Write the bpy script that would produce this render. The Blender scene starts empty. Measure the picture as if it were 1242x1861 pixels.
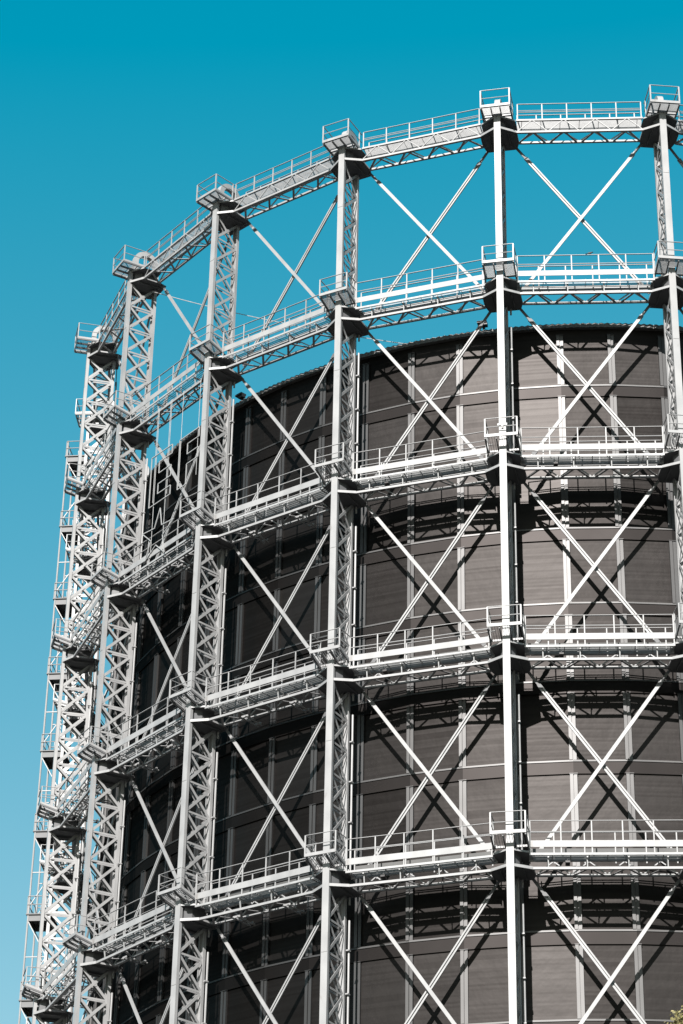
import bpy, math, random
from math import sin, cos, pi, radians, atan2, hypot
from mathutils import Vector, Matrix
random.seed(7)
S = bpy.context.scene
COL = S.collection

# ------------------------------------------------------------------ numbers
NB = 22                      # columns round the ring
R = 30.0                     # outer face of the columns
TH0 = -0.0995                # angle of the second column from the right
STEP = 2 * pi / NB
HALF = STEP / 2
EYE = 1.7
ZL = [EYE + 30 * (2.609 - 0.3365 * j) for j in range(9)]   # ring levels, top first
CD = 1.74                    # radial depth of a column
RT = 26.75                   # facade radius
ZROOF = EYE + 30 * 2.262
RC = R * cos(HALF)
SUN_AZ, SUN_EL = radians(-9.5), radians(33.5)
def th(k): return TH0 + k * STEP

# ------------------------------------------------------------------ materials
def mat(name, color, rough=0.5, metal=0.0):
    m = bpy.data.materials.new(name); m.use_nodes = True
    b = m.node_tree.nodes['Principled BSDF']
    b.inputs['Base Color'].default_value = (*color, 1)
    b.inputs['Roughness'].default_value = rough
    b.inputs['Metallic'].default_value = metal
    return m, m.node_tree.nodes, m.node_tree.links, b
def node(ns, t, **kw):
    n = ns.new(t)
    for k, v in kw.items(): setattr(n, k, v)
    return n
def mottled(name, c1, c2, scale, rough=0.5, metal=0.0, bump=0.0, stretch=(1, 1, 1), rust=None):
    m, ns, ls, b = mat(name, c1, rough, metal)
    tc = node(ns, 'ShaderNodeTexCoord'); mp = node(ns, 'ShaderNodeMapping')
    mp.inputs['Scale'].default_value = stretch
    no = node(ns, 'ShaderNodeTexNoise'); no.inputs['Scale'].default_value = scale; no.inputs['Detail'].default_value = 6
    ra = node(ns, 'ShaderNodeValToRGB')
    ra.color_ramp.elements[0].position = 0.35; ra.color_ramp.elements[1].position = 0.68
    ra.color_ramp.elements[0].color = (*c1, 1); ra.color_ramp.elements[1].color = (*c2, 1)
    ls.new(tc.outputs['Object'], mp.inputs['Vector']); ls.new(mp.outputs['Vector'], no.inputs['Vector'])
    ls.new(no.outputs['Fac'], ra.inputs['Fac'])
    out = ra.outputs['Color']
    if rust:
        n2 = node(ns, 'ShaderNodeTexNoise'); n2.inputs['Scale'].default_value = 2.3; n2.inputs['Detail'].default_value = 8
        r2 = node(ns, 'ShaderNodeValToRGB'); r2.color_ramp.elements[0].position = 0.66; r2.color_ramp.elements[1].position = 0.76
        mx = node(ns, 'ShaderNodeMix', data_type='RGBA'); mx.inputs['B'].default_value = (*rust, 1)
        ls.new(mp.outputs['Vector'], n2.inputs['Vector']); ls.new(n2.outputs['Fac'], r2.inputs['Fac'])
        ls.new(r2.outputs['Color'], mx.inputs['Factor']); ls.new(out, mx.inputs['A']); out = mx.outputs['Result']
    ls.new(out, b.inputs['Base Color'])
    if bump:
        bp = node(ns, 'ShaderNodeBump'); bp.inputs['Strength'].default_value = bump; bp.inputs['Distance'].default_value = 0.02
        ls.new(no.outputs['Fac'], bp.inputs['Height']); ls.new(bp.outputs['Normal'], b.inputs['Normal'])
    return m
STEEL = mottled('white_painted_steel', (0.232, 0.229, 0.230), (0.186, 0.184, 0.186), 1.6, 0.5, 0, 0.15, (1, 1, .5), rust=(0.155, 0.147, 0.142))
PLATE = mottled('shade_darkened_plate', (0.085, 0.085, 0.088), (0.06, 0.06, 0.063), 1.1, 0.6, 0, 0.15)  # steel paint darkened: the gussets' shaded undersides are put into the colour
GALV = mottled('galvanised_steel', (0.25, 0.25, 0.252), (0.20, 0.20, 0.202), 2.5, 0.45, 0.0, 0.1)
RIB = mottled('aluminium_rib', (0.045, 0.043, 0.043), (0.035, 0.033, 0.033), 0.8, 0.45, 0.0, 0, (1, 1, .2))
DARK = mottled('dark_roof_metal', (0.012, 0.011, 0.011), (0.02, 0.018, 0.018), 1.0, 0.5, 0.3)
CAP = mottled('roof_edge_metal', (0.08, 0.075, 0.072), (0.055, 0.052, 0.05), 1.0, 0.5, 0)
DULL = mottled('dull_galvanised', (0.060, 0.059, 0.058), (0.044, 0.043, 0.042), 1.5, 0.65)
WIRE = mottled('light_tube', (0.26, 0.26, 0.26), (0.21, 0.21, 0.21), 3.0, 0.5)
BLACK = mottled('black_feathers', (0.012, 0.012, 0.014), (0.03, 0.03, 0.032), 8.0, 0.6)
GROUND = mottled('dark_ground', (0.024, 0.024, 0.022), (0.04, 0.038, 0.032), 0.12, 0.9, 0, 0.3)
BARK = mottled('bark', (0.10, 0.075, 0.05), (0.06, 0.045, 0.03), 6.0, 0.9, 0, 0.6, (1, 1, .2))
BLOSSOM = mottled('pale_yellow_leaves', (0.24, 0.19, 0.08), (0.11, 0.10, 0.035), 1.3, 0.7)

def spec(m, level, rough, tint=None):
    b = m.node_tree.nodes['Principled BSDF']
    b.inputs['Specular IOR Level'].default_value = level; b.inputs['Roughness'].default_value = rough
    if tint: b.inputs['Specular Tint'].default_value = (*tint, 1)
def facade_mat(name, c1, c2):
    m, ns, ls, b = mat(name, c1, 0.5, 0.0)
    tc = node(ns, 'ShaderNodeTexCoord'); sp = node(ns, 'ShaderNodeSeparateXYZ')
    ls.new(tc.outputs['Object'], sp.inputs[0])
    def mth(op, a, b_=None):
        n = node(ns, 'ShaderNodeMath', operation=op)
        for i, v in enumerate((a, b_)):
            if v is None: continue
            if isinstance(v, (int, float)): n.inputs[i].default_value = v
            else: ls.new(v, n.inputs[i])
        return n.outputs[0]
    ang = mth('ARCTAN2', sp.outputs[0], mth('MULTIPLY', sp.outputs[1], -1))
    ia = mth('FLOOR', mth('DIVIDE', mth('ADD', ang, 7 * pi - TH0), 2 * pi / 66))
    iz = mth('FLOOR', mth('DIVIDE', mth('SUBTRACT', sp.outputs[2], 65.35 - 4.05 * 20), 4.05))
    cb = node(ns, 'ShaderNodeCombineXYZ'); ls.new(ia, cb.inputs[0]); ls.new(iz, cb.inputs[1])
    wn = node(ns, 'ShaderNodeTexWhiteNoise', noise_dimensions='2D'); ls.new(cb.outputs[0], wn.inputs['Vector'])
    il = mth('FLOOR', mth('DIVIDE', sp.outputs[2], 0.10))
    cb2 = node(ns, 'ShaderNodeCombineXYZ'); ls.new(ia, cb2.inputs[0]); ls.new(il, cb2.inputs[1])
    wn2 = node(ns, 'ShaderNodeTexWhiteNoise', noise_dimensions='2D'); ls.new(cb2.outputs[0], wn2.inputs['Vector'])
    no = node(ns, 'ShaderNodeTexNoise'); no.inputs['Scale'].default_value = 1.2; no.inputs['Detail'].default_value = 7
    mp = node(ns, 'ShaderNodeMapping'); mp.inputs['Scale'].default_value = (1, 1, 4)
    ls.new(tc.outputs['Object'], mp.inputs['Vector']); ls.new(mp.outputs[0], no.inputs['Vector'])
    f = mth('ADD', mth('ADD', mth('MULTIPLY', wn.outputs['Value'], 0.58), mth('MULTIPLY', wn2.outputs['Value'], 0.26)), mth('MULTIPLY', no.outputs['Fac'], 0.22))
    mx = node(ns, 'ShaderNodeMix', data_type='RGBA'); ls.new(f, mx.inputs['Factor'])
    mx.inputs['A'].default_value = (*c1, 1); mx.inputs['B'].default_value = (*c2, 1)
    gl = node(ns, 'ShaderNodeBsdfGlossy'); df = node(ns, 'ShaderNodeBsdfDiffuse'); ad = node(ns, 'ShaderNodeAddShader')
    ls.new(mx.outputs['Result'], gl.inputs['Color'])
    gl.inputs['Roughness'].default_value = 0.475
    df.inputs['Color'].default_value = (0.0008, 0.0007, 0.0006, 1)
    n3 = node(ns, 'ShaderNodeTexNoise'); n3.inputs['Scale'].default_value = .9; n3.inputs['Detail'].default_value = 3
    bp = node(ns, 'ShaderNodeBump'); bp.inputs['Strength'].default_value = .35; bp.inputs['Distance'].default_value = .05
    ls.new(tc.outputs['Object'], n3.inputs['Vector']); ls.new(n3.outputs['Fac'], bp.inputs['Height']); ls.new(bp.outputs['Normal'], gl.inputs['Normal'])
    ls.new(gl.outputs[0], ad.inputs[0]); ls.new(df.outputs[0], ad.inputs[1])
    ls.new(ad.outputs[0], ns['Material Output'].inputs['Surface'])
    return m
FACADE = facade_mat('brown_louvre_metal', (0.0084, 0.0075, 0.0072), (0.0260, 0.0239, 0.0232))
def plain_gloss(name, c, d, rough):
    m, ns, ls, b = mat(name, c)
    gl = node(ns, 'ShaderNodeBsdfGlossy'); df = node(ns, 'ShaderNodeBsdfDiffuse'); ad = node(ns, 'ShaderNodeAddShader')
    tc = node(ns, 'ShaderNodeTexCoord'); no = node(ns, 'ShaderNodeTexNoise'); no.inputs['Scale'].default_value = .7
    mx = node(ns, 'ShaderNodeMix', data_type='RGBA'); mx.inputs['A'].default_value = (*[q * .85 for q in c], 1); mx.inputs['B'].default_value = (*[q * 1.15 for q in c], 1)
    ls.new(tc.outputs['Object'], no.inputs['Vector']); ls.new(no.outputs['Fac'], mx.inputs['Factor']); ls.new(mx.outputs['Result'], gl.inputs['Color'])
    gl.inputs['Roughness'].default_value = rough; df.inputs['Color'].default_value = (*d, 1)
    ls.new(gl.outputs[0], ad.inputs[0]); ls.new(df.outputs[0], ad.inputs[1]); ls.new(ad.outputs[0], ns['Material Output'].inputs['Surface'])
    return m
BAND = plain_gloss('brown_band_metal', (0.0165, 0.0148, 0.0144), (0.0008, 0.0007, 0.0006), .475)
RIB = plain_gloss('aluminium_rib', (0.064, 0.0625, 0.0625), (0.010, 0.0098, 0.0098), .48)

# ------------------------------------------------------------------ mesh builder
class MB:
    def __init__(s): s.v = []; s.f = []
    def quadbox(s, c8):
        n = len(s.v); s.v += [tuple(c) for c in c8]
        for q in ((0, 3, 2, 1), (4, 5, 6, 7), (0, 1, 5, 4), (1, 2, 6, 5), (2, 3, 7, 6), (3, 0, 4, 7)):
            s.f.append(tuple(n + i for i in q))
    def box(s, x0, x1, y0, y1, z0, z1):
        s.quadbox([(x0, y0, z0), (x1, y0, z0), (x1, y1, z0), (x0, y1, z0), (x0, y0, z1), (x1, y0, z1), (x1, y1, z1), (x0, y1, z1)])
    def bar(s, a, b, w, h, up=(0, 0, 1)):
        """rectangular bar a->b, w across, h along the up side"""
        a = Vector(a); b = Vector(b); d = (b - a).normalized(); u = Vector(up)
        x = d.cross(u)
        if x.length < 1e-4: x = d.cross(Vector((0, 1, 0)))
        x.normalize(); u = x.cross(d); x = x * (w / 2); u = u * (h / 2)
        s.quadbox([a - x - u, a + x - u, a + x + u, a - x + u, b - x - u, b + x - u, b + x + u, b - x + u])
    def tube(s, a, b, r, n=8, r2=None):
        a = Vector(a); b = Vector(b); d = (b - a).normalized()
        x = d.cross(Vector((0, 0, 1)))
        if x.length < 1e-4: x = Vector((1, 0, 0))
        x.normalize(); y = x.cross(d); k = len(s.v); r2 = r if r2 is None else r2
        for p, rr in ((a, r), (b, r2)):
            for i in range(n):
                t = 2 * pi * i / n; s.v.append(tuple(p + x * (rr * cos(t)) + y * (rr * sin(t))))
        for i in range(n):
            j = (i + 1) % n; s.f.append((k + i, k + n + i, k + n + j, k + j))
        s.f.append(tuple(k + i for i in range(n))); s.f.append(tuple(k + n + i for i in reversed(range(n))))
    def prism(s, pts, z0, z1):
        n = len(pts); k = len(s.v)
        s.v += [(x, y, z0) for x, y in pts] + [(x, y, z1) for x, y in pts]
        s.f.append(tuple(k + i for i in reversed(range(n)))); s.f.append(tuple(k + n + i for i in range(n)))
        for i in range(n):
            j = (i + 1) % n; s.f.append((k + i, k + j, k + n + j, k + n + i))
    def mesh(s, name, m):
        me = bpy.data.meshes.new(name); me.from_pydata([tuple(v) for v in s.v], [], s.f)
        me.materials.append(m); me.update(); return me
def ob(name, data, parent=None, loc=(0, 0, 0), rz=0):
    o = bpy.data.objects.new(name, data); COL.objects.link(o)
    o.location = loc; o.rotation_euler = (0, 0, rz)
    if parent: o.parent = parent
    return o
def tag(o, label, cat, group=None, kind=None):
    o['label'] = label; o['category'] = cat
    if group: o['group'] = group
    if kind: o['kind'] = kind
    return o

# ------------------------------------------------------------------ column meshes (x across, y inwards, z world height)
ZTOP = ZL[0] + 0.75
def chord_mesh(y0, y1, w, ztop, name):
    b = MB(); b.box(-w / 2, w / 2, y0, y1, 0, ztop)
    # splice plates and rivet strips every panel
    for j in range(8):
        z = ZL[j] - 3.1
        if y0 < .5: b.box(-w / 2 + .02, w / 2 - .02, y0 - .014, y0 + .02, z, z + 0.9)
    # channel lips that make the chord a section, not a bar
    for sx in (-1, 1):
        x = sx * w / 2
        if y0 < .5: b.box(min(x, x - sx * .03), max(x, x - sx * .03), y1, y1 + .12, 0, ztop - .02)
        else: b.box(min(x, x - sx * .03), max(x, x - sx * .03), y0 - .12, y0, 0, ztop - .02)
    return b.mesh(name, STEEL)
CW = 0.335
m_outer = chord_mesh(0.0, 0.05, CW, ZTOP, 'outer_chord')
m_inner = chord_mesh(CD - 0.05, CD, CW, ZL[0] + .1, 'inner_chord')
def lattice_mesh(sx):
    b = MB(); x = sx * (CW / 2 - .045)
    y0, y1 = 0.10, CD - 0.10
    for j in range(8):
        zt = ZL[j]; zb = ZL[j + 1] + .86 if j < 7 else 0.2
        n = 6; h = (zt - zb) / n
        for i in range(n):
            a, c = zb + i * h, zb + (i + 1) * h
            b.bar((x, y0, a), (x, y1, c), .135, .022, (1, 0, 0))
            b.bar((x - sx * .028, y0, c), (x - sx * .028, y1, a), .135, .022, (1, 0, 0))
            if i: b.bar((x - sx * .014, y0, a), (x - sx * .014, y1, a), .10, .02, (1, 0, 0))
            b.box(x - .012, x + .004, (y0 + y1) / 2 - .14, (y0 + y1) / 2 + .14, (a + c) / 2 - .14, (a + c) / 2 + .14) if i == n - 1 else None
    return b.mesh('lattice', STEEL)
m_lat = {s: lattice_mesh(s) for s in (-1, 1)}
GW = 0.93                    # half width of the gusset plates
CORN_Y = 0.56
def gusset_mesh(top):
    b = MB()
    pl = [(-.17, .055), (.17, .055), (GW, CORN_Y), (GW, 1.55), (.78, 2.02), (-.78, 2.02), (-GW, 1.55), (-GW, CORN_Y)]
    b.prism(pl, 0.0, 0.045)
    pu = [(-.17, .055), (.17, .055), (GW - .04, CORN_Y), (GW - .04, 1.6), (-GW + .04, 1.6), (-GW + .04, CORN_Y)]
    b.prism(pu, .70, .745)
    # closed web set back between the two plates
    pw = [(-.15, .30), (.15, .30), (.34, .62), (.34, 1.5), (-.34, 1.5), (-.34, .62)]
    b.prism(pw, .045, .70)
    # stiffeners under the plate
    for s in (-1, 1): b.box(s * .5 - .02, s * .5 + .02, .5, 1.8, -.10, 0.0)
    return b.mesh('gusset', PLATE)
m_gus = gusset_mesh(False)
def gusset_edge_mesh():
    b = MB()
    for s in (-1, 1):
        b.bar((s * .165, .03, .0), (s * GW, CORN_Y - .03, .0), .035, .13)
        b.bar((s * .165, .035, .72), (s * (GW - .04), CORN_Y - .03, .72), .03, .08)
        b.bar((s * (GW + .015), CORN_Y, .0), (s * (GW + .015), 1.55, .0), .03, .09)
    return b.mesh('edge_flange', STEEL)
m_gedge = gusset_edge_mesh()

# platforms: local z = 0 at the ring level
def platform(kind):
    """kind 0 = head platform, 1 = second level, 2 = lower levels"""
    if kind == 0: y0, y1, z, zi, hx, rh = -0.72, .62, .86, .86, .78, 1.08
    else: y0, y1, z, zi, hx, rh = -0.60, .45, 1.26, .95, .80, 1.0
    fr = MB(); gr = MB(); rl = MB(); br = MB()
    def zz(y): return z + (zi - z) * (y - y0) / (y1 - y0)
    def sl(x0, x1, ya, yb, lo, hi):      # box following the sloping floor
        fr_ = [(x0, ya, zz(ya) + lo), (x1, ya, zz(ya) + lo), (x1, yb, zz(yb) + lo), (x0, yb, zz(yb) + lo), (x0, ya, zz(ya) + hi), (x1, ya, zz(ya) + hi), (x1, yb, zz(yb) + hi), (x0, yb, zz(yb) + hi)]
        return fr_
    fr.box(-hx, hx, y0, y0 + .05, z - .02, z + .13)
    for s in (-1, 1):
        x = s * hx; fr.quadbox(sl(*sorted((x, x - s * .05)), y0 + .05, y1, 0, .12))
    fr.box(-hx + .05, hx - .05, y1 - .06, y1, zz(y1) + .005, zz(y1) + .10)
    if kind == 0: fr.box(-hx + .05, hx - .05, y0 + .90, y0 + .95, z - .02, z + .10)
    if kind < 2:
        y = y0 + .09
        while y < y1 - .08:
            q = zz(y)
            if kind or abs(y - (y0 + .92)) > .07:
                if kind == 1 and y > -.06:
                    for s in (-1, 1): gr.box(*sorted((s * .24, s * (hx - .05))), y, y + .012, q + .02, q + .062)
                else: gr.box(-hx + .05, hx - .05, y, y + .012, q + .02, q + .062)
            y += .055
    else:
        x = -hx + .09
        while x < hx - .08:
            ye = -.06 if abs(x) < .2 else y1 - .06
            gr.quadbox(sl(x, x + .012, y0 + .05, ye, .02, .07)); x += .12
    for s in (-1, 1):
        x = s * .235
        br.quadbox(sl(x - .025, x + .025, y0 + .06, .30, -.10, .015))
        xx = s * (hx - .03); br.quadbox(sl(xx - .03, xx + .03, y0 + .03, y1 + .05, -.10, -.002))
        if kind: br.bar((s * (hx - .03), y1 - .02, zi - .08), (s * (hx + .05), .62, .78), .06, .06, (1, 0, 0))
    zt = z + rh
    for s in (-1, 1):
        x = s * (hx - .03)
        rl.bar((x, y0 + .03, z), (x, y0 + .03, zt), .07, .05, (0, 1, 0))
        rl.bar((x, y1 - .05, zi), (x, y1 - .05, zt), .055, .05, (0, 1, 0))
        for q in (zt, z + rh * .52):
            if q == zt: rl.bar((x, y0 + .03, q), (x, y1 + (.25 if kind == 0 else .05), q), .05, .02)
            else: rl.tube((x, y0 + .03, q), (x, y1 + (.25 if kind == 0 else .05), q), .022, 6)
    rl.bar((-hx + .03, y0 + .03, zt), (hx - .03, y0 + .03, zt), .055, .02); rl.tube((-hx + .03, y0 + .03, z + rh * .52), (hx - .03, y0 + .03, z + rh * .52), .022, 6)
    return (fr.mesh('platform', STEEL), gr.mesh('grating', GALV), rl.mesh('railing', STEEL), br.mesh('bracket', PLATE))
m_plat = [platform(i) for i in range(3)]
def arch_mesh():
    b = MB(); yc, zc, r0, r1 = .98, 1.62, .50, .78; n = 16; hw = .15
    ring = [(yc - r1, .75), (yc - r0, .75)]
    pts = [(cos(pi - pi * i / n), sin(pi - pi * i / n)) for i in range(n + 1)]
    prof = [((yc - r1, .75), (yc - r0, .75))] + [((yc + r1 * c, zc + r1 * s), (yc + r0 * c, zc + r0 * s)) for c, s in pts] + [((yc + r1 + .02, .75), (yc + r0, .75))]
    k = len(b.v)
    for (o, i) in prof:
        b.v += [(-hw, o[0], o[1]), (hw, o[0], o[1]), (hw, i[0], i[1]), (-hw, i[0], i[1])]
    for q in range(len(prof) - 1):
        a, c = k + 4 * q, k + 4 * q + 4
        for e in range(4):
            f = (e + 1) % 4; b.f.append((a + e, c + e, c + f, a + f))
    b.f.append((k, k + 1, k + 2, k + 3)); e = k + 4 * (len(prof) - 1); b.f.append((e + 3, e + 2, e + 1, e))
    # hub plates and cross plate inside the arch
    b.box(-.05, .05, yc - .5, yc + .5, .75, .98)
    b.box(-.2, .2, -.02, .2, .745, 1.02)
    return b.mesh('head_arch', STEEL)
m_arch = arch_mesh()
def pipe_mesh():
    b = MB(); L = ZL[0] - ZL[1]
    b.tube((0, 0, -L + 1.2), (0, 0, -1.15), .05, 8); b.tube((0, 0, -.42), (0, 0, -.05), .05, 8)
    for q in (-2.6, -4.6, -6.6): b.box(-.07, .07, -.16, .05, q, q + .06)
    return b.mesh('pipe', STEEL)
m_pipe = pipe_mesh()
def clamp_mesh():
    b = MB()
    for s in (-1, 1): b.box(s * .20 - .035, s * .20 + .035, -.06, .05, 0, .12)
    b.box(-.2, .2, -.05, -.01, .02, .10); b.box(-.05, .05, -.07, -.02, -.14, .18)
    return b.mesh('clamp', STEEL)
m_clamp = clamp_mesh()

ORD = {2: 'first', 1: 'second', 0: 'third'}
NAMES = {2: 'hidden', 1: 'first', 0: 'second', -1: 'third', -2: 'fourth', -3: 'fifth', -4: 'sixth', -5: 'seventh', -6: 'eighth', -7: 'ninth', -8: 'tenth'}
CLAB = {
 2: 'white steel lattice column just past the right end of the frame in view',
 1: 'white lattice column cut off by the right edge of the photo',
 0: 'bright white column with a black shaded side, second column from the right',
 -1: 'column in front of the brown facade with bluish lattice side, third from the right',
 -2: 'grey lit column with small arch on its head, fourth from the right',
 -3: 'lattice column beside the hanging wire letters, fifth from the right',
 -4: 'tall pale lattice column nearest the left silhouette, sixth from the right',
 -5: 'column behind the leftmost tall column, next to the narrow ladder tower',
 -6: 'eighth lattice column from the right, mostly hidden by nearer columns at the left',
 -7: 'ninth lattice column from the right, round the far side of the tank',
 -8: 'tenth lattice column from the right, farthest round the far side'}
KS = list(range(-8, 3))
for k in KS:
    a = th(k)
    root = ob('lattice_column', None, None, (R * sin(a), -R * cos(a), 0), a)
    tag(root, CLAB[k], 'column', 'lattice columns of the round guide frame')
    ob('outer_chord', m_outer, root); ob('inner_chord', m_inner, root)
    for s in (-1, 1): ob('lattice', m_lat[s], root)
    ob('head_arch', m_arch, root, (0, 0, ZL[0]))
    for j in range(7):
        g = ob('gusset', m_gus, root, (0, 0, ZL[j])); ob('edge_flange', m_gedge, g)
        fr, gr, rl, br = m_plat[min(j, 2)]
        p = ob('platform', fr, root, (0, 0, ZL[j]))
        ob('grating', gr, p); ob('railing', rl, p); ob('bracket', br, p)
        if j: ob('pipe', m_pipe, root, (.30, CD + .02, ZL[j]))
    if k == 0: ob('clamp', m_clamp, root, (0, 0, ZL[2] + 2.15))

# ------------------------------------------------------------------ ring girders (x along the bay, y inwards, origin mid bay on the column circle)
ca, sa = cos(HALF), sin(HALF)
def c2b(x, y):               # column frame of the left column -> bay frame
    return (x * ca + y * sa - R * sa, -x * sa + y * ca)
XO, YO = c2b(GW, CORN_Y); XO = -XO
XI, YI = c2b(GW, 1.55); XI = -XI
def girder(kind):
    oc = MB(); ic = MB(); la = MB(); dk = MB(); tb = MB(); r1 = MB(); r2 = MB(); st = MB(); be = MB(); kp = MB()
    yi = YI - .06
    oc.box(-XO - .01, XO + .01, YO - .03, YO + .09, -.055, .055)
    ic.box(-XI, XI, yi - .06, yi + .06, -.05, .05)
    # horizontal W lattice in the lower plane
    nv = 4; L = 2 * XO / nv
    for i in range(nv):
        x0 = -XO + i * L
        for p, q in ((x0 + .12, x0 + L / 2 - .06), (x0 + L - .12, x0 + L / 2 + .06)):
            la.bar((p, yi, -.02), (q, YO + .05, -.02), .115, .014)
    # inner vertical plane
    uz = .70
    ic.box(-XI, XI, yi - .05, yi + .05, uz - .05, uz + .05)
    for i in range(nv):
        x0 = -XI + i * 2 * XI / nv; Li = 2 * XI / nv
        la.bar((x0, yi, .04), (x0 + Li / 2, yi, uz - .05), .05, .06, (0, 1, 0))
        la.bar((x0 + Li, yi, .04), (x0 + Li / 2, yi, uz - .05), .05, .06, (0, 1, 0))
    if kind == 0:
        # front plane W, deck on top of the girder
        oc.box(-XO, XO, YO - .03, YO + .06, .72, .82)
        for i in range(nv):
            x0 = -XO + i * L
            la.bar((x0 + .05, YO - .0, .05), (x0 + L / 2 - .05, YO, .73), .04, .04, (0, 1, 0))
            la.bar((x0 + L - .05, YO - .0, .05), (x0 + L / 2 + .05, YO, .73), .04, .04, (0, 1, 0))
        dy0, dy1, dz, xe = YO + .08, yi + .02, .74, XO - .03
        zr, top = .82, 1.82
        ryo, ryi = YO + .01, yi
    else:
        dy0, dy1, dz, xe = .26, .98, .62, 3.42
        zr, top = .62, 2.14
        ryo, ryi = .24, (.99 if kind == 1 else yi)
        # deck edge beams
        be.box(-xe, xe, .22, .27, .54, .64); be.box(-xe, xe, .985, 1.035, .52, .64)
        # cantilever brackets carrying the deck
        for x in (-2.6, -.9, .9, 2.6):
            be.box(x - .03, x + .03, .27, yi - .06, .44, .52)
            be.bar((x, .40, .46), (x, YO + .05, .05), .05, .05, (1, 0, 0))
    y = dy0 + .03
    if kind < 2:
        while y < dy1 - .02:
            dk.box(-xe + .01, xe - .01, y, y + .012, dz + .012, dz + .054); y += .06 if kind == 0 else .12
        for i in range(7):
            x = -xe + .25 + i * (2 * xe - .5) / 6; dk.box(x - .012, x + .012, dy0, dy1, dz + .056, dz + .07)
    else:
        while y < dy1 - .02:
            dk.box(-xe + .01, xe - .01, y, y + .02, dz, dz + .045); y += .15
        for i in range(9):
            x = -xe + .2 + i * (2 * xe - .4) / 8; dk.box(x - .02, x + .02, dy0, dy1, dz - .05, dz - .011)
    # railings
    n = 5 if kind == 0 else 5
    ends = xe - .04
    for rr, yy, zt in ((r1, ryo, top), (r2, ryi, top - (.12 if kind else 0))):
        off = 0 if rr is r1 else .28
        for i in range(n + 1):
            x = -ends + i * 2 * ends / n - (off if i else 0)
            rr.bar((x, yy, zr - (.0 if kind == 0 else .06)), (x, yy, zt), .055, .045, (0, 1, 0))
        rr.bar((-ends, yy, zt), (ends, yy, zt), .065, .02)
        rr.tube((-ends, yy, zt - .52), (ends, yy, zt - .52), .026, 6)
        if kind == 0: rr.tube((-ends, yy, zt - .42), (ends, yy, zt - .42), .022, 6)
    if kind:
        tb.box(-ends - .03, ends + .03, ryo - .05, ryo - .027, .90, 1.20)
        kp.box(-ends, ends, ryi + .03, ryi + .045, *((.62, .80) if kind == 1 else (.76, 1.28)))
    if kind == 3:
        st = [MB(), MB()]
        for s, q in ((-1, st[0]), (1, st[1])):
            for d in (-.13, .13):
                q.tube((s * 1.45 + d, yi - .55, -.16), (s * 1.45 + d, yi + .75, -.16), .035, 6)
            for yy in (yi - .45, yi, yi + .6): q.box(s * 1.45 - .2, s * 1.45 + .2, yy - .03, yy + .03, -.15, -.052)
    out = [('outer_chord', oc, STEEL), ('inner_chord', ic, STEEL), ('lattice', la, STEEL), ('deck', dk, GALV), ('railing', r1, STEEL), ('railing', r2, STEEL)]
    if kind: out += [('toe_board', tb, STEEL), ('kick_plate', kp, DULL if kind > 1 else STEEL), ('deck_beam', be, GALV)]
    if kind == 3: out += [('strut', q, STEEL) for q in st]
    return [(n_, b_.mesh(n_, m_)) for n_, b_, m_ in out]
m_gir = [girder(i) for i in range(4)]
LEV = ['topmost', 'second-level', 'third-level', 'fourth-level', 'fifth-level', 'sixth-level', 'seventh-level']
def between(k):
    if k == 1: return 'running off the right edge of the photo'
    return 'between the %s and %s columns from the right' % (NAMES[k + 1], NAMES[k])
def bay_loc(k, z=0):
    a = th(k) + HALF
    return (RC * sin(a), -RC * cos(a), z), a
BAYS = list(range(-8, 2))
for k in BAYS:
    for j in range(6):
        loc, a = bay_loc(k, ZL[j])
        g = ob('ring_walkway', None, None, loc, a)
        tag(g, '%s white railed girder walkway %s' % (LEV[j], between(k)), 'walkway', 'railed girder walkways round the frame')
        for n_, me in m_gir[3 if (j >= 2 and k <= -2) else min(j, 2)]: ob(n_, me, g)

# small lamps hung under the lower walkways
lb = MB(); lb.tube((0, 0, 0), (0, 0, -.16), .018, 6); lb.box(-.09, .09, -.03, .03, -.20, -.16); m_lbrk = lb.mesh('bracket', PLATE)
lb = MB(); lb.bar((0, -.16, -.24), (0, .14, -.30), .20, .10); lb.bar((0, .12, -.29), (0, .19, -.30), .12, .06); m_lhead = lb.mesh('lamp_head', DARK)
for k in (-1, 0):
    for j in (2, 3, 4):
        loc, a = bay_loc(k, ZL[j])
        o = ob('walkway_lamp', None); o.rotation_euler = (0, 0, a)
        o.location = Vector(loc) + Matrix.Rotation(a, 3, 'Z') @ Vector((-1.75, .62, .57))
        tag(o, 'small dark lamp under the %s walkway %s' % (LEV[j], between(k)), 'lamp', 'small lamps hung under the walkways')
        ob('bracket', m_lbrk, o); ob('lamp_head', m_lhead, o)

# ------------------------------------------------------------------ cross braces
XB, YB = c2b(.80, 1.80); XB = -XB
H = ZL[0] - ZL[1]
def brace_solid(s):
    b = MB(); a = Vector((s * XB, YB - .04, -.02)); c = Vector((-s * XB, YB - .04, -H + .85)); d = (c - a).normalized()
    b.bar(a + d * .95, c - d * .5, .165, .07, (0, 1, 0))
    b.bar(a + d * .60, a + d * .96, .12, .08, (0, 1, 0))
    return b.mesh('brace_rod', STEEL), a, c, d
def brace_double(s):
    b = MB(); a = Vector((s * XB, YB + .14, -.02)); c = Vector((-s * XB, YB + .14, -H + .85)); d = (c - a).normalized()
    n = d.cross(Vector((0, 1, 0))).normalized()
    for q in (-1, 1):
        b.bar(a + d * .9 + n * (q * .065), c - d * .4 + n * (q * .065), .072, .06, (0, 1, 0))
    w = Vector((0, .045, 0)); b.bar(a + d * .9 + w, c - d * .4 + w, .19, .02, (0, 1, 0))
    return b.mesh('brace_rod', STEEL), a, c, d
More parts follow.
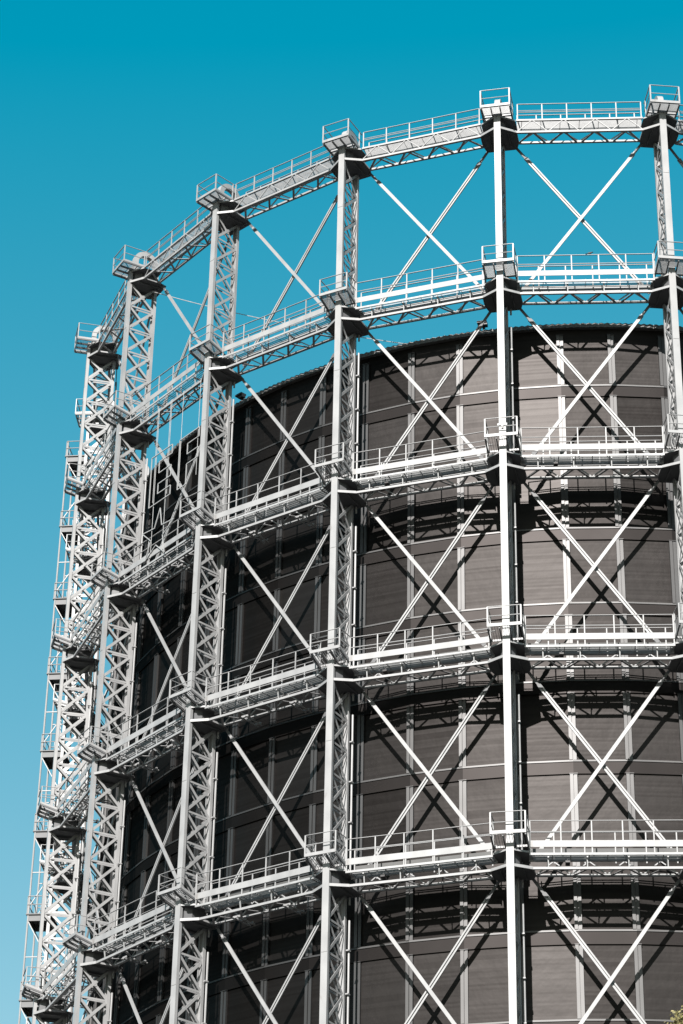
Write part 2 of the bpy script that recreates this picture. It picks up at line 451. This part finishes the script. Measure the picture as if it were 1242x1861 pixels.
def brace_end(p, q):
    b = MB()
    b.bar(p - q * .05, p + q * .95, .13, .05, (0, 1, 0))
    b.bar(p + q * .75, p + q * 1.0, .19, .11, (0, 1, 0))
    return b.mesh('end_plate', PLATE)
def brace_set(dbl):          # dbl = side (+1/-1) from whose top the double rod descends
    out = []
    for s in (-1, 1):
        me, a, c, d = (brace_double if s == dbl else brace_solid)(s)
        out.append((me, (brace_end(a, d), brace_end(c, -d))))
    return out
m_brace = {-1: brace_set(-1), 1: brace_set(1)}
for k in BAYS:
    for j in range(6):
        loc, a = bay_loc(k, ZL[j])
        g = ob('cross_brace', None, None, loc, a)
        tag(g, '%s X-shaped steel brace %s' % (LEV[j].replace('topmost', 'uppermost'), between(k)), 'brace', 'X braces between the columns')
        for me, en in m_brace[-1 if k >= 0 else 1]:
            r = ob('brace_rod', me, g)
            for e in en: ob('end_plate', e, r)

# ------------------------------------------------------------------ round building inside the frame
NF = 66
bld = ob('round_building', None)
tag(bld, 'huge round building with brown louvred facade and pale ribs inside the frame', 'building')
FL = 4.05; Z0 = 65.35      # underside of the uppermost floor band
def ring_pts(r, n=NF, off=TH0): return [(r * sin(off + 2 * pi * i / n), -r * cos(off + 2 * pi * i / n)) for i in range(n)]
def wall_ring(b, r, z0, z1, n=NF):
    p = ring_pts(r, n); k = len(b.v)
    b.v += [(x, y, z0) for x, y in p] + [(x, y, z1) for x, y in p]
    for i in range(n):
        j = (i + 1) % n; b.f.append((k + i, k + j, k + n + j, k + n + i))
def annulus(b, r0, r1, z, up, n=NF):
    p = ring_pts(r0, n); q = ring_pts(r1, n); k = len(b.v)
    b.v += [(x, y, z) for x, y in p] + [(x, y, z) for x, y in q]
    for i in range(n):
        j = (i + 1) % n; f = (k + i, k + n + i, k + n + j, k + j); b.f.append(f if not up else f[::-1])
w = MB(); wall_ring(w, RT, 0, ZROOF - .1); ob('facade', w.mesh('facade', FACADE), bld)
rf = MB(); rf.prism(ring_pts(RT - .05), ZROOF - .55, ZROOF - .5); ob('roof', rf.mesh('roof', DARK), bld)
for i in range(16):
    z = Z0 - FL * i
    b = MB(); ro = RT + .07
    annulus(b, RT - .02, ro, z, False); wall_ring(b, ro, z, z + .58); annulus(b, RT - .02, ro, z + .58, True)
    o = ob('floor_band', b.mesh('floor_band', BAND), bld)
    b = MB(); annulus(b, ro - .02, ro + .035, z + .585, False); wall_ring(b, ro + .035, z + .585, z + .665); annulus(b, RT - .02, ro + .035, z + .665, True)
    ob('band_lip', b.mesh('band_lip', RIB), o)
# ribs between bands
b = MB()
zs = [Z0 - FL * i for i in range(16)]
segs = [(Z0 + .68, ZROOF - .62)] + [(zs[i + 1] + .67, zs[i] - .03) for i in range(15)]
for z0, z1 in segs:
    b.box(-.165, -.015, -.13, .03, z0, z1); b.box(.02, .165, -.105, .03, z0, z1); b.box(-.015, .02, -.06, .03, z0, z1)
    b.box(-.19, .19, -.15, .03, z1, z1 + .025)
m_rib = b.mesh('rib', RIB)
for i in range(NF):
    a = TH0 + 2 * pi * i / NF
    ob('rib', m_rib, bld, (RT * sin(a), -RT * cos(a), 0), a)
# corrugated parapet with a light cap
b = MB(); n = 1100; k = 0
pa = []
for i in range(n):
    a = 2 * pi * i / n; r = RT + .20 + (.045 if i % 2 else 0)
    pa.append((r * sin(a), -r * cos(a)))
b.v += [(x, y, ZROOF - .22) for x, y in pa] + [(x, y, ZROOF + (.03 if i % 2 else .0)) for i, (x, y) in enumerate(pa)]
for i in range(n):
    j = (i + 1) % n; b.f.append((i, j, n + j, n + i))
q = [(x * .985, y * .985) for x, y in pa]; kk = len(b.v)
b.v += [(x, y, ZROOF + .02) for x, y in q]
for i in range(n):
    j = (i + 1) % n; b.f.append((n + i, n + j, kk + j, kk + i))
annulus(b, RT - .05, RT + .21, ZROOF - .21, False)
ob('parapet', b.mesh('parapet', CAP), bld)
# lamp on the roof edge
def roof_lamp(az, label):
    r = RT - .2
    o = ob('floodlight', None, None, (r * sin(az), -r * cos(az), ZROOF), az)
    tag(o, label, 'floodlight')
    b = MB(); b.box(-.03, .03, -.03, .03, 0, .62); b.box(-.14, .14, -.05, .05, 0, .04); ob('post', b.mesh('post', DARK), o)
    b = MB(); b.box(-.28, .22, -.30, .06, .60, .70); b.box(-.10, .24, -.24, .0, .44, .60); b.box(-.02, .10, -.06, .02, .36, .44)
    ob('lamp_head', b.mesh('lamp_head', DARK), o)
roof_lamp(radians(-8.6), 'small dark floodlight standing on the roof edge left of the second column')
roof_lamp(radians(-40.3), 'small dark floodlight on the roof edge right of the fourth column')

# ------------------------------------------------------------------ hanging outline letters and star
loc3, a3 = bay_loc(-3)
YW = RC - .985 * R
def outline(name, pts, label, group, hang, cat):
    z0 = min(p[1] for p in pts) + EYE
    o = ob(name, None, None, (loc3[0] , loc3[1], z0), a3)
    o.location = Vector(loc3) + Matrix.Rotation(a3, 3, 'Z') @ Vector((0, YW, z0))
    tag(o, label, cat, group)
    b = MB(); n = len(pts)
    P = [Vector((x, 0, z + EYE - z0)) for x, z in pts]
    for i in range(n): b.bar(P[i], P[(i + 1) % n], .042, .042, (0, 1, 0))
    ob('frame', b.mesh('frame', WIRE), o)
    for x in hang:
        zt = max(z for _, z in pts); b = MB()
        b.tube((x, .03, 0.2), (x, .03, ZL[1] - .1 - z0), .014, 6)
        ob('hanger', b.mesh('hanger', WIRE), o)
outline('outline_letter', [(-.75, 62.05), (-.75, 65.10), (1.2, 65.10), (1.2, 64.55), (.02, 64.55), (.02, 63.86), (1.18, 63.86), (1.18, 63.2), (.02, 63.2), (.02, 62.6), (1.22, 62.6), (1.22, 62.05)],
        'wire outline letter E hanging between the fourth and fifth columns', None, (-.45, .85), 'letter')
outline('outline_letter', [(1.9, 62.0), (1.9, 65.0), (3.7, 65.0), (3.7, 64.45), (2.66, 64.45), (2.66, 63.82), (3.68, 63.82), (3.68, 63.22), (2.66, 63.22), (2.66, 62.0)],
        'wire outline letter F hanging right of the letter E', None, (1.95, 3.55), 'letter')
st = []
for i in range(10):
    r = 1.55 if i % 2 == 0 else .58; t = pi / 2 + i * pi / 5 - .10
    st.append((.22 + r * cos(t), 60.05 + r * sin(t)))
outline('outline_star', st, 'five-pointed wire star hanging below the letters E and F', None, (-.35, .75), 'star')

# thin cable from the fifth column's head to the roof
b = MB()
p0 = Vector((R * .955 * sin(th(-3) + .012), -R * .955 * cos(th(-3) + .012), ZL[0] - .3)); p1 = Vector((RT * sin(radians(-17.3)), -RT * cos(radians(-17.3)), ZROOF + .1))
prev = p0
for i in range(1, 13):
    t = i / 12; p = p0.lerp(p1, t) - Vector((0, 0, 1.2 * t * (1 - t))); b.tube(prev, p, .022, 6); prev = p
o = ob('cable', b.mesh('cable', WIRE)); tag(o, "thin pale cable from the fifth column's head down to the roof", 'cable')

# ------------------------------------------------------------------ narrow stair tower at the left silhouette
a = th(-5) - radians(3.2)
tw = ob('ladder_tower', None, None, (R * sin(a), -R * cos(a), 0), a)
tag(tw, 'narrow steel ladder tower with dark landings along the left edge of the frame', 'ladder tower')
TX, TY0, TY1 = .9, -1.3, -.1
for x in (-TX, TX):
    for y in (TY0, TY1):
        b = MB(); b.tube((x, y, 0), (x, y, ZL[0] - .2), .055, 8); ob('leg', b.mesh('leg', STEEL), tw)
b = MB(); bl = MB(); br_ = MB(); fl = MB()
zt = ZL[0] - 1.3
n = int(zt / (H / 2))
lm = MB(); lm.box(-TX - .1, TX + .1, TY0 - .12, TY1 + .1, -.06, 0); lm.box(-TX, TX, TY0 - .02, TY0 + .02, -.42, -.06); lm.box(-TX, TX, TY1 - .02, TY1 + .02, -.42, -.06)
for s in (-1, 1): lm.box(s * TX - .02, s * TX + .02, TY0 + .02, TY1 - .02, -.42, -.06)
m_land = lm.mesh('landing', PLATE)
rm = MB()
for y in (TY0 - .08,):
    for q in (1.05, .55): rm.tube((-TX, y, q), (TX, y, q), .028, 6)
    for x in (-TX, 0, TX): rm.tube((x, y, 0), (x, y, 1.05), .03, 6)
for x in (-TX - .06, TX + .06):
    for q in (1.05, .55): rm.tube((x, TY0 - .08, q), (x, TY1, q), .028, 6)
    rm.tube((x, TY1, 0), (x, TY1, 1.05), .03, 6)
m_lrail = rm.mesh('railing', STEEL)
m_lbr = []
for x in (-TX, TX):
    bm_ = MB()
    bm_.bar((x, TY0, -.4), (x, TY1, -2.5), .05, .05, (1, 0, 0)); bm_.bar((x, TY1, -2.6), (x, TY0, -4.6), .05, .05, (1, 0, 0))
    bm_.bar((x, TY0, -2.55), (x, TY1, -2.55), .05, .05); m_lbr.append(bm_.mesh('brace', STEEL))
fm = MB()
for x in (-.55, -.15): fm.bar((x, TY0 + .75, -H / 2), (x, TY0 + .45, 1.0), .04, .05, (0, 1, 0))
for i in range(20):
    t = i * .25; fm.tube((-.55, TY0 + .75 - .05 * t, -H / 2 + .2 + t), (-.15, TY0 + .75 - .05 * t, -H / 2 + .2 + t), .015, 6)
m_fl = fm.mesh('ladder', STEEL)
for i in range(n + 1):
    z = zt - i * H / 2
    l = ob('landing', m_land, tw, (0, 0, z)); ob('railing', m_lrail, l); [ob('brace', q, l) for q in m_lbr]
    if z > 5: ob('ladder', m_fl, tw, (0, 0, z))

# ------------------------------------------------------------------ bird on the second-level railing
def bird(x, y, z, k):
    loc, a = bay_loc(k, z); b = MB()
    prof = [(-.24, .004, .02), (-.17, .022, .035), (-.10, .05, .065), (-.02, .075, .10), (.05, .07, .135), (.10, .048, .175), (.135, .045, .205), (.165, .035, .21), (.185, .014, .20), (.225, .003, .19)]
    n = 10
    for px, r, pz in prof:
        for i in range(n):
            t = 2 * pi * i / n; b.v.append((px, r * cos(t), pz + r * 1.05 * sin(t)))
    for q in range(len(prof) - 1):
        for i in range(n):
            j = (i + 1) % n; b.f.append((q * n + i, q * n + j, q * n + n + j, q * n + n + i))
    b.f.append(tuple(range(n))); b.f.append(tuple(reversed(range((len(prof) - 1) * n, len(prof) * n))))
    for s in (-1, 1):
        b.tube((.01, s * .025, .05), (.015, s * .025, 0), .008, 6)
        b.bar((.06, s * .07, .14), (-.17, s * .03, .06), .02, .07, (0, 0, 1))
    b.bar((-.20, 0, .025), (-.34, 0, .0), .06, .015)
    o = ob('bird', b.mesh('bird', BLACK)); o.rotation_euler = (0, 0, a + .3); o.scale = (.75, .75, .75)
    o.location = Vector(loc) + Matrix.Rotation(a, 3, 'Z') @ Vector((x, y, 0))
    tag(o, 'small black bird perched on the second-level walkway rail', 'bird')
bird(.28, .24, ZL[1] + 2.165, 0)

# ------------------------------------------------------------------ tree at the lower right corner
def tree(x, y, hgt, label):
    rnd = random.Random(3)
    root = ob('tree', None, None, (x, y, 0)); tag(root, label, 'tree')
    b = MB(); pts = [Vector((0, 0, 0))]
    for i in range(1, 8): pts.append(Vector((rnd.uniform(-.12, .12) * i * .5, rnd.uniform(-.12, .12) * i * .5, hgt * .8 * i / 7)))
    for i in range(7): b.tube(pts[i], pts[i + 1], .26 - .033 * i, 8, .26 - .033 * (i + 1))
    tips = []
    for i in range(26):
        t = rnd.uniform(.35, 1.0); idx = min(6, int(t * 7)); p = pts[idx].lerp(pts[idx + 1], t * 7 - idx if idx < 7 else 1)
        az = rnd.uniform(0, 2 * pi); L = (1.15 - t) * 3.2 + .6
        q = p + Vector((cos(az) * L, sin(az) * L, L * rnd.uniform(.5, 1.1)))
        q.z = min(q.z, hgt - .35); b.tube(p, q, .07, 6, .02); tips += [q, p.lerp(q, .6)]
    tips += [Vector((0, 0, hgt - .2)), Vector((.1, .1, hgt - .35)), Vector((-.1, -.1, hgt - .4)), Vector((.25, 0, hgt - .45)), Vector((0, .2, hgt - .3)), Vector((.05, -.05, hgt - .15)), Vector((-.04, .06, hgt - .22))]
    for q in tips[-7:]: b.tube(pts[7], q, .03, 6, .008)
    ob('trunk', b.mesh('trunk', BARK), root)
    c = MB()
    for tp in tips:
        for _ in range(260):
            d = Vector((rnd.gauss(0, .16), rnd.gauss(0, .16), rnd.gauss(0, .12)))
            p = tp + d
            if p.z > hgt: continue
            u = Vector((rnd.uniform(-1, 1), rnd.uniform(-1, 1), rnd.uniform(-1, 1))).normalized(); v = u.cross(Vector((rnd.uniform(-1, 1), rnd.uniform(-1, 1), .3))).normalized()
            s = rnd.uniform(.03, .055); k = len(c.v)
            c.v += [tuple(p - u * s), tuple(p + v * s * .6), tuple(p + u * s), tuple(p - v * s * .6)]; c.f.append((k, k + 1, k + 2, k + 3))
    ob('crown', c.mesh('crown', BLOSSOM), root)
tree(49 * .0411 + .16, -128.9 + 49, EYE + 49 * .3154, 'tree with pale yellow leaves, its top at the lower right corner')

# ------------------------------------------------------------------ ground
b = MB(); n = 48
b.v += [(0, 0, 0)] + [(3000 * cos(2 * pi * i / n), 3000 * sin(2 * pi * i / n), 0) for i in range(n)]
for i in range(n): b.f.append((0, 1 + i, 1 + (i + 1) % n))
o = ob('ground', b.mesh('ground', GROUND)); o['kind'] = 'structure'

# ------------------------------------------------------------------ light
W = bpy.data.worlds.new('World'); S.world = W; W.use_nodes = True
ns, ls = W.node_tree.nodes, W.node_tree.links
bg = ns['Background']
sky = ns.new('ShaderNodeTexSky'); sky.sky_type = 'NISHITA'; sky.sun_disc = False
sky.sun_elevation = SUN_EL; sky.sun_rotation = pi - SUN_AZ
sky.altitude = 50; sky.air_density = 1.0; sky.dust_density = 0.6; sky.ozone_density = 1.5
EXPO = 1.3
sc = ns.new('ShaderNodeSeparateColor'); cc = ns.new('ShaderNodeCombineColor')
ls.new(sky.outputs[0], sc.inputs[0])
def wm(op, *a):
    n = ns.new('ShaderNodeMath'); n.operation = op
    for i, v in enumerate(a):
        if isinstance(v, (int, float)): n.inputs[i].default_value = v
        else: ls.new(v, n.inputs[i])
    return n.outputs[0]
# teal grade of the clear sky (per-channel curve on the Nishita colour)
GS = 1 / (0.1 * 2 ** EXPO)
cg = wm('MULTIPLY', wm('POWER', wm('MULTIPLY', sc.outputs[1], .06 / .081), .72), .31)
cb_ = wm('MULTIPLY', wm('POWER', wm('MULTIPLY', sc.outputs[2], .06 / .147), .56), .482)
cr_ = wm('MINIMUM', wm('MAXIMUM', wm('MULTIPLY_ADD', sc.outputs[0], 3.8 * .06, -.192), 0.0), wm('MULTIPLY', cg, .9))
for i, c in enumerate((cr_, cg, cb_)): ls.new(wm('MULTIPLY', c, GS), cc.inputs[i])
ls.new(cc.outputs[0], bg.inputs[0])
bg.inputs[1].default_value = 0.1
sd = Vector((sin(SUN_AZ) * cos(SUN_EL), -cos(SUN_AZ) * cos(SUN_EL), sin(SUN_EL)))
sl = bpy.data.lights.new('sun', 'SUN'); sl.energy = 5; sl.angle = radians(.5); sl.color = (1, .97, .93)
so = bpy.data.objects.new('sun', sl); COL.objects.link(so); so.location = sd * 200
so.rotation_euler = sd.to_track_quat('Z', 'Y').to_euler()

# ------------------------------------------------------------------ camera
yaw, pitch, roll, fpx = -0.1073, 0.5103, 0.02, 4374.7
f = Vector((sin(yaw) * cos(pitch), cos(yaw) * cos(pitch), sin(pitch))); r = Vector((cos(yaw), -sin(yaw), 0)); u = r.cross(f)
rr = r * cos(roll) + u * sin(roll); uu = u * cos(roll) - r * sin(roll)
cd = bpy.data.cameras.new('camera'); cam = bpy.data.objects.new('camera', cd); COL.objects.link(cam)
M = Matrix((( rr.x, uu.x, -f.x, 0), (rr.y, uu.y, -f.y, -4.2969 * 30), (rr.z, uu.z, -f.z, EYE), (0, 0, 0, 1)))
cam.matrix_world = M
cd.sensor_fit = 'VERTICAL'; cd.sensor_height = 36; cd.sensor_width = 24; cd.lens = fpx / 1861 * 36
cd.clip_start = .5; cd.clip_end = 6000
S.camera = cam
S.view_settings.view_transform = 'Standard'; S.view_settings.look = 'None'; S.view_settings.exposure = EXPO; S.view_settings.gamma = 1
S.cycles.use_denoising = True
S.cycles.max_bounces = 6
